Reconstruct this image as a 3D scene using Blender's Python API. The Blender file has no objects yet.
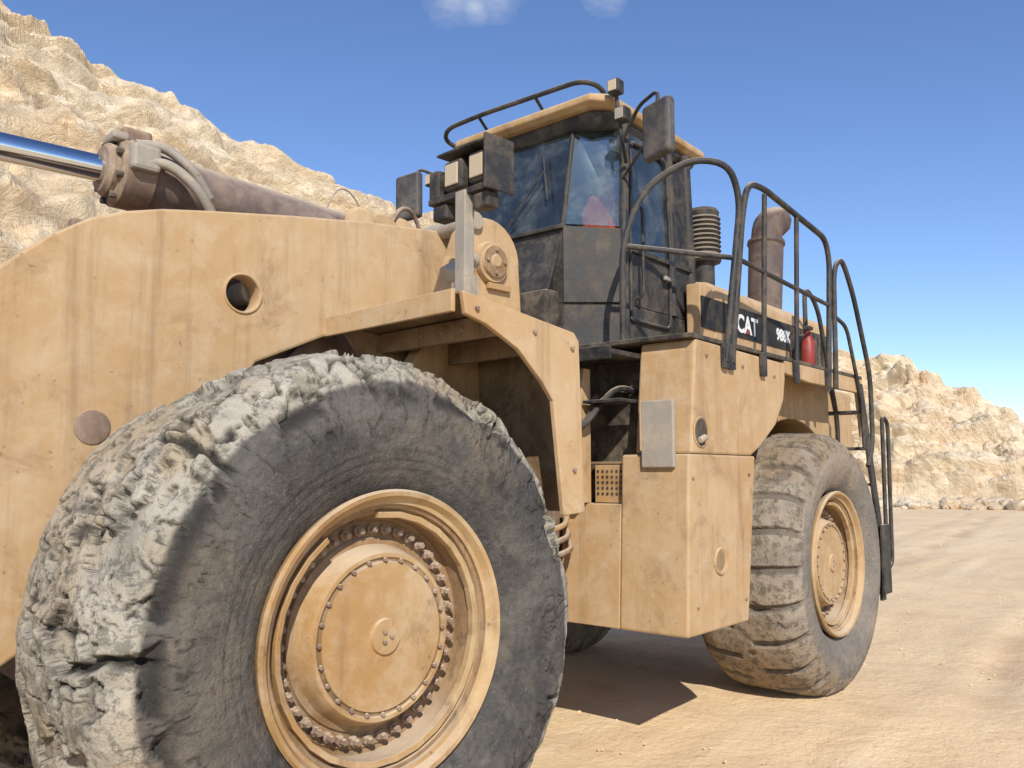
import bpy, bmesh, math, random
import numpy as np
from mathutils import Vector, noise, Matrix
random.seed(3)
scene=bpy.context.scene
R_=math.radians
def ss(a,b,x):
    t=(x-a)/(b-a); t=0 if t<0 else 1 if t>1 else t
    return t*t*(3-2*t)
# ---------------------------------------------------------------- materials
class M:
    def __init__(s,name):
        s.m=bpy.data.materials.new(name); s.m.use_nodes=True
        s.nt=s.m.node_tree; s.b=s.nt.nodes['Principled BSDF']
        s.tc=s.nt.nodes.new('ShaderNodeTexCoord')
    def n(s,t,**k):
        x=s.nt.nodes.new(t)
        for a,b in k.items(): setattr(x,a,b)
        return x
    def l(s,a,b): s.nt.links.new(a,b)
    def noise(s,scale,detail=4,rough=.6,dist=0,mp=None):
        x=s.n('ShaderNodeTexNoise'); x.inputs['Scale'].default_value=scale
        x.inputs['Detail'].default_value=detail; x.inputs['Roughness'].default_value=rough
        x.inputs['Distortion'].default_value=dist
        if mp:
            q=s.n('ShaderNodeMapping'); q.inputs['Scale'].default_value=mp
            s.l(s.tc.outputs['Object'],q.inputs['Vector']); s.l(q.outputs[0],x.inputs['Vector'])
        else: s.l(s.tc.outputs['Object'],x.inputs['Vector'])
        return x.outputs['Fac']
    def rng(s,v,a,b,c=0,d=1):
        x=s.n('ShaderNodeMapRange'); x.interpolation_type='SMOOTHSTEP'
        for i,q in zip((1,2,3,4),(a,b,c,d)): x.inputs[i].default_value=q
        s.l(v,x.inputs[0]); return x.outputs[0]
    def mix(s,f,a,b,bt='MIX'):
        x=s.n('ShaderNodeMix',data_type='RGBA',blend_type=bt)
        if isinstance(f,(int,float)): x.inputs[0].default_value=f
        else: s.l(f,x.inputs[0])
        for i,c in ((6,a),(7,b)):
            if isinstance(c,(tuple,list)): x.inputs[i].default_value=tuple(c)+(1,)
            else: s.l(c,x.inputs[i])
        return x.outputs[2]
    def mul(s,a,b,op='MULTIPLY'):
        x=s.n('ShaderNodeMath',operation=op)
        for i,c in ((0,a),(1,b)):
            if isinstance(c,(int,float)): x.inputs[i].default_value=c
            else: s.l(c,x.inputs[i])
        return x.outputs[0]
    def bump(s,h,st,dist,prev=None):
        x=s.n('ShaderNodeBump'); x.inputs['Strength'].default_value=st; x.inputs['Distance'].default_value=dist
        s.l(h,x.inputs['Height'])
        if prev: s.l(prev,x.inputs['Normal'])
        return x.outputs[0]
    def up(s):
        g=s.n('ShaderNodeNewGeometry'); x=s.n('ShaderNodeSeparateXYZ'); s.l(g.outputs['Normal'],x.inputs[0]); return x.outputs[2]
    def fin(s,col=None,rough=None,nor=None,metal=0):
        if col is not None:
            if isinstance(col,tuple): s.b.inputs['Base Color'].default_value=col+(1,)
            else: s.l(col,s.b.inputs['Base Color'])
        if rough is not None:
            if isinstance(rough,(int,float)): s.b.inputs['Roughness'].default_value=rough
            else: s.l(rough,s.b.inputs['Roughness'])
        if nor: s.l(nor,s.b.inputs['Normal'])
        s.b.inputs['Metallic'].default_value=metal
        return s.m
DUST=(.54,.42,.28)
def paint(name,c1,c2,dirt=(.19,.115,.06),dustamt=.5,spec=.3,grime=.42,chips=.5):
    m=M(name)
    n1=m.rng(m.noise(1.1,4,.62),.35,.68)
    col=m.mix(n1,c1,c2)
    n2=m.noise(7,6,.75,.3)
    col=m.mix(m.mul(m.rng(n2,.38,.72),dustamt),col,DUST)
    st=m.noise(1,5,.68,0,(9,9,.55))
    col=m.mix(m.mul(m.rng(st,.50,.74),grime),col,dirt)
    g2=m.noise(2.6,5,.7,.6)
    col=m.mix(m.mul(m.rng(g2,.53,.72),grime*1.15),col,dirt)
    ch=m.noise(34,2,.6,.2)
    f=m.mul(m.rng(ch,.65,.70),m.rng(g2,.48,.60))
    col=m.mix(m.mul(f,chips),col,(.11,.065,.04))
    col=m.mix(m.mul(m.rng(m.up(),.5,.95),.75),col,(.55,.44,.31))
    nb=m.bump(n2,.3,.008)
    m.b.inputs['Specular IOR Level'].default_value=spec
    return m.fin(col,m.rng(n2,.3,.7,.5,.85),nb)
PAINT=paint('paint_dusty_yellow',(.425,.262,.120),(.475,.320,.170))
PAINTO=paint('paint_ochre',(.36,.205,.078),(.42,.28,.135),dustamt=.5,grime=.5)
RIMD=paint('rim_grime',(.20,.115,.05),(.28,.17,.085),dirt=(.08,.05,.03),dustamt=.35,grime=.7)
PAINTB=paint('paint_brown_steel',(.17,.11,.08),(.27,.19,.14),dustamt=.5)
UNDER=paint('underside_shade_paint',(.20,.125,.06),(.27,.18,.10),dirt=(.07,.045,.03),dustamt=.35,grime=.6)  # shade under fenders and in recesses put into the brown, grime on top
BLACK=paint('black_paint_dusty',(.014,.014,.016),(.030,.029,.028),dirt=(.02,.02,.02),dustamt=.16,spec=.4)
DARK=paint('dark_grime_steel',(.03,.026,.022),(.06,.05,.04),dirt=(.02,.015,.01),dustamt=.25)
STACK=paint('exhaust_brown',(.07,.045,.04),(.11,.08,.07),dustamt=.2)
BARREL=paint('cylinder_barrel_brown',(.15,.105,.09),(.22,.165,.14),dirt=(.06,.04,.03),dustamt=.3)
PLASTIC=paint('mirror_plastic',(.045,.042,.042),(.075,.07,.068),dirt=(.03,.03,.03),dustamt=.15,chips=0)
GREY=paint('grey_metal_dusty',(.27,.24,.20),(.34,.30,.25),dustamt=.45)
STRIPE=paint('stripe_black',(.010,.010,.011),(.018,.018,.018),dirt=(.02,.02,.02),dustamt=.10)
def simple(name,c,r,metal=0):
    m=M(name); n=m.noise(20,4,.6)
    col=m.mix(m.mul(m.rng(n,.45,.75),.35),c,tuple(min(1,x*.6+.12) for x in c))
    return m.fin(col,r,None,metal)
CHROME=simple('chrome_rod',(.75,.76,.78),.12,1)
WHITE=simple('white_decal',(.72,.72,.70),.5)
REDM=simple('red_paint',(.26,.03,.02),.5)
REDC=simple('red_cloth',(.75,.09,.03),.9)
LENS=simple('lamp_lens',(.50,.40,.26),.2)
SEAT=simple('seat_fabric',(.03,.03,.035),.9)
LINER=simple('headliner_grey',(.30,.30,.30),.9)
def glassmat():
    m=M('cab_glass'); nt=m.nt; out=nt.nodes['Material Output']
    tr=m.n('ShaderNodeBsdfTransparent'); tr.inputs[0].default_value=(.76,.88,.88,1)
    gl=m.n('ShaderNodeBsdfGlossy'); gl.inputs['Roughness'].default_value=.02; gl.inputs[0].default_value=(.85,.97,1,1)
    fr=m.n('ShaderNodeFresnel'); fr.inputs[0].default_value=1.9
    mx=m.n('ShaderNodeMixShader'); m.l(fr.outputs[0],mx.inputs[0]); m.l(tr.outputs[0],mx.inputs[1]); m.l(gl.outputs[0],mx.inputs[2])
    df=m.n('ShaderNodeBsdfDiffuse'); df.inputs[0].default_value=(.45,.45,.42,1)
    mx2=m.n('ShaderNodeMixShader'); m.l(m.rng(m.noise(5,4,.7),.4,.8,.03,.18),mx2.inputs[0]); m.l(mx.outputs[0],mx2.inputs[1]); m.l(df.outputs[0],mx2.inputs[2])
    m.l(mx2.outputs[0],out.inputs[0]); return m.m
GLASS=glassmat()
def tiremat(name,tread,side,sidedust,worn):
    m=M(name)
    at=m.n('ShaderNodeAttribute',attribute_name='tread'); cv=m.n('ShaderNodeAttribute',attribute_name='cav')
    n0=m.noise(1.6,4,.65,.4); n1=m.noise(4,5,.72,.3); n2=m.noise(16,5,.78); n3=m.noise(55,3,.7)
    tr=m.mix(m.rng(n1,.3,.7),tread,tuple(x*.66 for x in tread))
    tr=m.mix(m.mul(m.rng(n0,.46,.64),.6),tr,(tread[0]*.85,tread[1]*.70,tread[2]*.52))
    tr=m.mix(m.mul(m.rng(n2,.49,.60),.8),tr,tuple(x*.34 for x in tread))
    sd=m.mix(m.rng(n1,.35,.70),side,sidedust)
    sd=m.mix(m.mul(m.rng(n0,.48,.64),.6),sd,(sidedust[0]*1.5,sidedust[1]*1.35,sidedust[2]*1.15))
    sd=m.mix(m.mul(m.rng(n2,.5,.68),.5),sd,tuple(x*.5 for x in side))
    sd=m.mix(m.mul(m.rng(n3,.55,.7),.35),sd,tuple(x*1.5 for x in sidedust))
    edge=m.mul(at.outputs['Fac'],m.mul(n1,.5,'SUBTRACT'),'ADD')
    col=m.mix(m.rng(edge,.35,.65),sd,tr)
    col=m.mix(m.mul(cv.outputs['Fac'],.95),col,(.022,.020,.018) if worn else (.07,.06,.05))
    nb=m.bump(n2,.7,.025); nb=m.bump(n3,.5,.007,nb)
    m.b.inputs['Specular IOR Level'].default_value=.2
    return m.fin(col,.9,nb)
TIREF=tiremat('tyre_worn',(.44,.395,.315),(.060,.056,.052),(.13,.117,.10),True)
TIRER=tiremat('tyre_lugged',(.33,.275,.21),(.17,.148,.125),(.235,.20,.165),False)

# ---------------------------------------------------------------- helpers
def empty(name,parent=None):
    e=bpy.data.objects.new(name,None); scene.collection.objects.link(e)
    if parent: e.parent=parent
    return e
LOADER=empty('wheel_loader'); FRONT=empty('front_frame',LOADER); FRONT.rotation_euler=(0,0,R_(-5))
def add(name,me,mat,parent,bev=0,smooth=False):
    o=bpy.data.objects.new(name,me); scene.collection.objects.link(o)
    if mat: me.materials.append(mat)
    if parent: o.parent=parent
    if smooth:
        for p in me.polygons: p.use_smooth=True
    if bev:
        b=o.modifiers.new('b','BEVEL'); b.width=bev; b.segments=2; b.limit_method='ANGLE'; b.angle_limit=R_(35)
    return o
def mesh(name,vs,fs,mat,parent=None,bev=0,smooth=False):
    me=bpy.data.meshes.new(name); me.from_pydata(vs,[],fs)
    bm=bmesh.new(); bm.from_mesh(me); bmesh.ops.recalc_face_normals(bm,faces=bm.faces); bm.to_mesh(me); bm.free()
    return add(name,me,mat,parent,bev,smooth)
def box(name,x0,x1,y0,y1,z0,z1,mat,parent=LOADER,bev=.012):
    vs=[(x,y,z) for x in (x0,x1) for y in (y0,y1) for z in (z0,z1)]
    fs=[(0,1,3,2),(4,6,7,5),(0,4,5,1),(2,3,7,6),(0,2,6,4),(1,5,7,3)]
    return mesh(name,vs,fs,mat,parent,bev)
def prism(name,pts,a0,a1,mat,parent=LOADER,bev=.012,axis='Y'):
    n=len(pts)
    if axis=='Y': f=lambda p,a:(p[0],a,p[1])
    elif axis=='X': f=lambda p,a:(a,p[0],p[1])
    else: f=lambda p,a:(p[0],p[1],a)
    vs=[f(p,a0) for p in pts]+[f(p,a1) for p in pts]
    fs=[tuple(range(n)),tuple(range(2*n-1,n-1,-1))]+[(i,(i+1)%n,n+(i+1)%n,n+i) for i in range(n)]
    return mesh(name,vs,fs,mat,parent,bev)
def smoothpts(P,n=6):
    out=[]; L=len(P)
    for i in range(L-1):
        p0=Vector(P[max(0,i-1)]);p1=Vector(P[i]);p2=Vector(P[i+1]);p3=Vector(P[min(L-1,i+2)])
        for k in range(n):
            t=k/n
            out.append(.5*((2*p1)+(p2-p0)*t+(2*p0-5*p1+4*p2-p3)*t*t+(3*p1-p0-3*p2+p3)*t**3))
    out.append(Vector(P[-1])); return out
def tube(name,pts,r,mat,parent=LOADER,sm=False,rad=None):
    if rad:
        q=[Vector(pts[0])]
        for i in range(1,len(pts)-1):
            a,b,c=Vector(pts[i-1]),Vector(pts[i]),Vector(pts[i+1])
            da=min(rad,(a-b).length*.45); dc=min(rad,(c-b).length*.45)
            s=b+(a-b).normalized()*da; e=b+(c-b).normalized()*dc
            for k in range(6):
                t=k/5; q.append(s*(1-t)**2+b*2*t*(1-t)+e*t*t)
        q.append(Vector(pts[-1])); pts=q
    elif sm: pts=smoothpts(pts)
    cu=bpy.data.curves.new(name,'CURVE'); cu.dimensions='3D'; cu.bevel_depth=r; cu.bevel_resolution=3; cu.use_fill_caps=True
    sp=cu.splines.new('POLY'); sp.points.add(len(pts)-1)
    for i,p in enumerate(pts): sp.points[i].co=(p[0],p[1],p[2],1)
    cu.materials.append(mat)
    o=bpy.data.objects.new(name,cu); scene.collection.objects.link(o); o.parent=parent
    for s in cu.splines: s.use_smooth=True
    return o
def revolve(name,prof,origin,axis,mat,parent=LOADER,n=64,cap=True,mat2=None,sel=None):
    ax=Vector(axis).normalized(); u=ax.orthogonal().normalized(); w=ax.cross(u); o=Vector(origin)
    vs=[];fs=[];k=len(prof)
    for i in range(n):
        a=2*math.pi*i/n; d=u*math.cos(a)+w*math.sin(a)
        for t,r in prof: vs.append(tuple(o+ax*t+d*r))
    for i in range(n):
        j=(i+1)%n
        for q in range(k-1): fs.append((i*k+q,j*k+q,j*k+q+1,i*k+q+1))
    if cap and prof[0][1]>1e-4: fs.append(tuple(i*k for i in range(n)))
    if cap and prof[-1][1]>1e-4: fs.append(tuple(i*k+k-1 for i in range(n)))
    ob=mesh(name,vs,fs,mat,parent)
    me=ob.data
    if mat2:
        me.materials.append(mat2)
        for p in me.polygons:
            rr=((p.center-o)-ax*((p.center-o).dot(ax))).length
            if sel(rr,(p.center-o).dot(ax)): p.material_index=1
    bm=bmesh.new(); bm.from_mesh(me); bmesh.ops.remove_doubles(bm,verts=bm.verts,dist=1e-5)
    bmesh.ops.recalc_face_normals(bm,faces=bm.faces)
    for f in bm.faces: f.smooth=True
    for e in bm.edges:
        if len(e.link_faces)==2 and e.calc_face_angle(0)>R_(28): e.smooth=False
    bm.to_mesh(me); bm.free()
    return ob
def cyl(name,p0,p1,r,mat,parent=LOADER,n=28,ch=.006):
    p0=Vector(p0);p1=Vector(p1);L=(p1-p0).length
    return revolve(name,[(0,r-ch),(ch,r),(L-ch,r),(L,r-ch)],p0,p1-p0,mat,parent,n)
def boltring(name,c,axis_y,y,rad,n,br,h,mat,parent,hexn=6,outward=-1,ph=0):
    vs=[];fs=[]
    for i in range(n):
        a=2*math.pi*i/n+ph; X=c[0]+rad*math.cos(a); Z=c[1]+rad*math.sin(a); b=len(vs)
        for yy,rr in ((y,br),(y+outward*h*.8,br),(y+outward*h,br*.8)):
            for k in range(hexn):
                t=2*math.pi*k/hexn+a; vs.append((X+rr*math.cos(t),yy,Z+rr*math.sin(t)))
        for q in range(2):
            for k in range(hexn):
                k2=(k+1)%hexn; fs.append((b+q*hexn+k,b+q*hexn+k2,b+(q+1)*hexn+k2,b+(q+1)*hexn+k))
        fs.append(tuple(b+2*hexn+k for k in range(hexn)))
    return mesh(name,vs,fs,mat,parent)

# ---------------------------------------------------------------- tyres
TPROF=[(.14,.52),(.09,.56),(.045,.62),(.012,.70),(0,.77),(.008,.84),(.03,.90),(.065,.95),(.12,.99),(.20,1.012),(.31,1.022),(.44,1.025)]
def tyre(name,cx,cz,cy_out,sgn,parent,mat,worn,NU,Rt,W):
    def rr(b): return .56+(b-.56)*(Rt-.56)/(1.025-.56)
    ym=W/2
    pf=[Vector((a*ym/.44 if a>.2 else a,rr(b),0)) for a,b in TPROF]; pf+= [Vector((W-p.x,p.y,0)) for p in reversed(pf[:-1])]
    sp=smoothpts([tuple(p) for p in pf],14)
    d=[0]
    for i in range(1,len(sp)): d.append(d[-1]+(sp[i]-sp[i-1]).length)
    NV=160 if worn else 110
    xs=np.interp(np.linspace(0,d[-1],NV),d,[p.x for p in sp]); rs=np.interp(np.linspace(0,d[-1],NV),d,[p.y for p in sp])
    tx=np.gradient(xs); tr=np.gradient(rs); ln=np.hypot(tx,tr); nx=-tr/ln; nr=tx/ln
    vs=[];T=[];C=[]; nz=noise.noise
    for i in range(NU):
        th=2*math.pi*i/NU; c,s=math.cos(th),math.sin(th)
        for j in range(NV):
            y=float(xs[j]); r=float(rs[j]); rn=.56+(r-.56)/(Rt-.56)*.465; cav=0; dd=0
            tm=ss(.86,.965,rn)
            p=Vector((r*c,y,r*s))
            if worn:
                tw=ss(.82,.93,rn)
                tmv=tm
                if tw>0:
                    w=nz(p*1.7+Vector((9,2,4)))
                    dd+=tw*(.026*w+.015*nz(p*5)+.008*nz(p*13)+.004*nz(p*31))
                    g=nz(p*3.1+Vector((31.3,5.6,7.2)))+.30*nz(p*9)+.12*nz(p*24)
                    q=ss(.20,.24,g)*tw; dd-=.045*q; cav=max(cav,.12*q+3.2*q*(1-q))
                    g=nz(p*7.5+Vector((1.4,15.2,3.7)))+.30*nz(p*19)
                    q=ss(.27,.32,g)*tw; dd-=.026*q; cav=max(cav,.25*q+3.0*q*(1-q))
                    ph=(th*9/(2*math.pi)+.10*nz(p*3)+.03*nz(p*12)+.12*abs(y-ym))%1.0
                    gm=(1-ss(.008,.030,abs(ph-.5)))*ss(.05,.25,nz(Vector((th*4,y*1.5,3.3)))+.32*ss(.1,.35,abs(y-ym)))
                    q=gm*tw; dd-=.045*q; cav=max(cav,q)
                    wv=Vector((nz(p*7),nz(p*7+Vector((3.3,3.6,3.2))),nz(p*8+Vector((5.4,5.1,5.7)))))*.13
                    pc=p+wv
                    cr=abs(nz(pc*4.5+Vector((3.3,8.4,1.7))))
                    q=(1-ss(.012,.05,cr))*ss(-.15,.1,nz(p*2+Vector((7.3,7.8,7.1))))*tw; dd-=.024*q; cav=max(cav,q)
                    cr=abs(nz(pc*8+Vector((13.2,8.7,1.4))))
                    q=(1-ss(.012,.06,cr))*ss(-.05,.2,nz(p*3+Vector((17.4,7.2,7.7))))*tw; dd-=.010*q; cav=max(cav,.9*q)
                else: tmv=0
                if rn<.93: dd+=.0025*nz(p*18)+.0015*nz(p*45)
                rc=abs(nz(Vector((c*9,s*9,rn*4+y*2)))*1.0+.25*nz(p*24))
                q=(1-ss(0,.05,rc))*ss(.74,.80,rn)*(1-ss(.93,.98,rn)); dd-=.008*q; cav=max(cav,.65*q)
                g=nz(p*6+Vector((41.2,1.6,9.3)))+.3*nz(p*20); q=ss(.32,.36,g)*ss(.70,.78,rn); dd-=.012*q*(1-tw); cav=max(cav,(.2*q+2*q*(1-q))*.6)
            else:
                sy=abs(y-ym)
                ph=(th*23/(2*math.pi)+(.5 if y>ym else 0)+.25*sy+.03*nz(p*3))%1.0
                g=(1-ss(.085,.12,abs(ph-.5)))
                lug=g*ss(.85,.89,rn)*ss(.05,.08,sy)
                dd-=.030*lug; cav=.6*lug
                dd+=.008*nz(p*3)*tm+.005*nz(p*14)*tm
                g=nz(p*8+Vector((4.3,1.2,3.6))); q=ss(.42,.5,g)*tm; dd-=.012*q; cav=max(cav,.4*q)
                tmv=ss(.80,.9,rn)
            if .60<rn<.72: dd+=.004*math.sin((rn-.6)*2*math.pi/.03)*ss(.6,.62,rn)*(1-ss(.70,.72,rn))
            if .80<rn<.815: dd+=.004
            y2=y+float(nx[j])*dd; r2=r+float(nr[j])*dd
            vs.append((cx+r2*c, cy_out+sgn*y2, max(0,cz+r2*s))); T.append(tmv); C.append(min(1,cav))
    fs=[]
    for i in range(NU):
        k=(i+1)%NU
        for j in range(NV-1): fs.append((i*NV+j,k*NV+j,k*NV+j+1,i*NV+j+1) if sgn<0 else (i*NV+j,i*NV+j+1,k*NV+j+1,k*NV+j))
    me=bpy.data.meshes.new(name); me.from_pydata(vs,[],fs)
    for nm,ar in (('tread',T),('cav',C)):
        at=me.attributes.new(nm,'FLOAT','POINT'); at.data.foreach_set('value',np.array(ar,dtype=np.float32))
    return add(name,me,mat,parent,0,True)
RIMP=[(.45,.48),(.16,.48),(.12,.53),(.085,.556),(.055,.562),(.04,.553),(.045,.537),(.075,.52),(.08,.505),(.095,.503),(.10,.49),(.13,.485),(.14,.465),(.225,.455),(.235,.437),(.225,.432),(.225,.372),(.21,.367),(.20,.345),(.13,.325),(.115,.315),(.115,.300),(.125,.295),(.125,.285),(.115,.278),(.108,.07),(.095,.065),(.095,0)]
def rim(name,cx,cz,cyo,sgn,parent,k=1.0):
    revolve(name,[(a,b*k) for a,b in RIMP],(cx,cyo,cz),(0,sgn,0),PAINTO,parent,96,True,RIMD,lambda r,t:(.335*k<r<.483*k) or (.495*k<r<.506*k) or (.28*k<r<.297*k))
    c=(cx,cz)
    boltring(name+'_studs',c,0,cyo+sgn*.225,.402*k,40,.015,.05,PAINTB,parent,6,-sgn)
    boltring(name+'_nuts',c,0,cyo+sgn*.225,.402*k,40,.022,.026,PAINTB,parent,6,-sgn)
    boltring(name+'_capbolts',c,0,cyo+sgn*.116,.290*k,24,.010,.012,PAINTB,parent,6,-sgn)
    boltring(name+'_plug',c,0,cyo+sgn*.095,.022,3,.010,.010,PAINTB,parent,6,-sgn)
    n=26; vs=[];fs=[]
    for i in range(n+1):
        a=R_(125+330*i/n)
        for rr_,yy in ((.452,.135),(.476,.135),(.476,.095),(.452,.10)):
            vs.append((cx+rr_*k*math.cos(a),cyo+sgn*yy,cz+rr_*k*math.sin(a)))
    for i in range(n):
        for q in range(4): fs.append((i*4+q,i*4+(q+1)%4,(i+1)*4+(q+1)%4,(i+1)*4+q))
    fs+= [(0,1,2,3),(n*4+3,n*4+2,n*4+1,n*4)]
    mesh(name+'_lock_ring',vs,fs,PAINTO,parent,.003)
FX,FZ=-2.04,1.06; RX,RZ=2.19,1.01; YO=-1.62
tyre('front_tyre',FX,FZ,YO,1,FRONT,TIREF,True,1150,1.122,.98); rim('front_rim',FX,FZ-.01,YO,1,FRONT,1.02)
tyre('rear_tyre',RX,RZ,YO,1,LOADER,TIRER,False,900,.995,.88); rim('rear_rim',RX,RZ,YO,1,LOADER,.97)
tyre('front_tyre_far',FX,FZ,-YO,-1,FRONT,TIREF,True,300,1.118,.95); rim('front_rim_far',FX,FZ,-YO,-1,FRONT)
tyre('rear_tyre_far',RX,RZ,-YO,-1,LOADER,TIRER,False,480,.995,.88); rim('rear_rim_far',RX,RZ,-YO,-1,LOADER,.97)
cyl('front_axle',(FX,-1.35,FZ),(FX,1.35,FZ),.27,PAINTB,FRONT); cyl('rear_axle',(RX,-1.35,RZ),(RX,1.35,RZ),.27,PAINTB,LOADER)

# ---------------------------------------------------------------- front frame
ARM=[(-.72,2.9),(-.82,3.02),(-1.0,3.06),(-1.5,3.01),(-1.97,2.945),(-2.4,2.875),(-2.62,2.835),(-2.78,2.79),(-2.92,2.73),(-3.08,2.62),(-3.24,2.47),(-3.7,1.95),(-4.4,.85),(-4.55,.6),(-4.45,.42),(-4.2,.4),(-3.7,.62),(-3.1,1.0),(-2.6,1.5),(-2.32,1.95),(-2.157,2.2),(-1.35,2.56),(-1.0,2.62),(-.8,2.68)]
for sg,nm in ((1,'lift_arm'),(-1,'lift_arm_far')):
    a,b=sorted((-.645*sg,-.54*sg))
    o=prism(nm,ARM,a,b,PAINT,FRONT,.012)
    c=cyl(nm+'_cutter',(-2.235,-.9*sg,2.515),(-2.235,-.3*sg,2.515),.085,PAINT,FRONT,32)
    m=o.modifiers.new('hole','BOOLEAN'); m.operation='DIFFERENCE'; m.solver='EXACT'; m.object=c
    o.modifiers.move(1,0)
    bpy.context.view_layer.update()
    dg=bpy.context.evaluated_depsgraph_get(); me2=bpy.data.meshes.new_from_object(o.evaluated_get(dg))
    o.modifiers.clear(); o.data=me2; bpy.data.objects.remove(c)
revolve('arm_hole_liner',[(0,.084),(-.006,.088),(-.006,.094),(.004,.098)],(-2.235,-.647,2.515),(0,1,0),PAINT,FRONT,32,False)
box('arm_inner_plate',-2.9,-1.6,-.36,-.30,2.2,2.80,PAINTB,FRONT)
cyl('lift_cylinder_pin',(-2.12,-.53,2.56),(-2.12,-.365,2.56),.06,GREY,FRONT)
revolve('arm_pin_cap',[(-.004,0),(-.004,.062),(.0,.070),(.012,.072)],(-2.87,-.650,1.87),(0,1,0),PAINTB,FRONT,32)
cyl('arm_cross_tube',(-3.3,-.53,1.75),(-3.3,.53,1.75),.16,PAINT,FRONT)
box('front_frame_body',-2.9,-.35,-.48,.48,.75,2.15,PAINTB,FRONT,.03)
for sg,s in ((1,''),(-1,'_far')): prism('front_frame_tower_web'+s,[(-2.0,2.152),(-.5,2.152),(-.5,2.6),(-.75,3.0),(-1.2,2.9)],*sorted((-.42*sg,-.45*sg)),PAINTB,FRONT)
def arc(cx,cz,r,a0,a1,n=10): return [(cx+r*math.cos(R_(a0+(a1-a0)*i/n)),cz+r*math.sin(R_(a0+(a1-a0)*i/n))) for i in range(n+1)]
TW=arc(-.90,2.87,.235,150,-5,12)+[(-.655,2.7),(-.62,2.25),(-.62,1.6),(-1.3,1.6),(-1.45,2.2),(-1.3,2.45)]
for sg,nm in ((1,'hitch_tower'),(-1,'hitch_tower_far')):
    a,b=sorted((-.90*sg,-.80*sg)); prism(nm,TW,a,b,PAINT,FRONT,.01)
    a,b=sorted((-.53*sg,-.48*sg)); prism(nm+'_inner',TW,a,b,PAINT,FRONT,.01)
revolve('arm_pin_boss',[(0,.0),(0,.03),(.01,.04),(.012,.088),(.03,.092),(.03,.112),(.05,.118),(.075,.118)],(-.90,-.965,2.85),(0,1,0),PAINT,FRONT,40,True,RIMD,lambda r,t:.04<r<.088)
boltring('arm_pin_bolts',(-.90,2.85),0,-.953,.065,4,.011,.012,PAINTB,FRONT)
box('arm_pin_lock',-.93,-.76,-.93,-.905,2.70,2.735,PAINTO,FRONT,.004)
cyl('tower_top_pin',(-1.02,-.93,3.06),(-1.02,-.5,3.06),.05,GREY,FRONT)
cyl('grease_canister',(-1.30,-.99,2.70),(-1.10,-.99,2.82),.045,GREY,FRONT)
FT=[(-1.72,2.36),(-1.74,2.46),(-1.02,2.36),(-.985,2.32),(-.95,1.5),(-1.10,1.49),(-1.17,2.02),(-1.24,2.10),(-1.40,2.24),(-1.6,2.33)]
for sg,nm in ((1,'front_fender'),(-1,'front_fender_far')):
    prism(nm+'_side',FT,*sorted((-1.62*sg,-1.59*sg)),PAINT,FRONT,.006)
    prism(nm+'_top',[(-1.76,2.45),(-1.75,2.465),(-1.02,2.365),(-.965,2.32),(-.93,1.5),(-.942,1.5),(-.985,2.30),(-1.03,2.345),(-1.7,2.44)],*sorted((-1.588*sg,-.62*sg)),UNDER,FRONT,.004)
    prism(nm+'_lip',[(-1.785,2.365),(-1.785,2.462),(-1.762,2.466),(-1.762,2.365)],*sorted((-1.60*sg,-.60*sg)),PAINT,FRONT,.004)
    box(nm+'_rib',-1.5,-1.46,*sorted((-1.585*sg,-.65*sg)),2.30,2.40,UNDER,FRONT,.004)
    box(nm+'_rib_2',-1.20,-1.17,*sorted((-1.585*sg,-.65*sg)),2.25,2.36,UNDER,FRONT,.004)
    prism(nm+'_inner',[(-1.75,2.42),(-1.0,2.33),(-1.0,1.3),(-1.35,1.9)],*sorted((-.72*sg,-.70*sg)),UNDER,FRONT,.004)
    for k in range(6): cyl(f'{nm}_rib_bolt_{k}',(-1.51,(-1.5+.15*k)*sg,2.35),(-1.495,(-1.5+.15*k)*sg,2.35),.012,PAINTB,FRONT,8,.003)
for k,(x,z) in enumerate(((-1.66,2.39),(-1.3,2.33),(-1.04,2.28),(-1.03,1.7))): boltring(f'fender_bolt_{k}',(x,z),0,-1.621,.0,1,.012,.012,PAINTB,FRONT)
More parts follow.
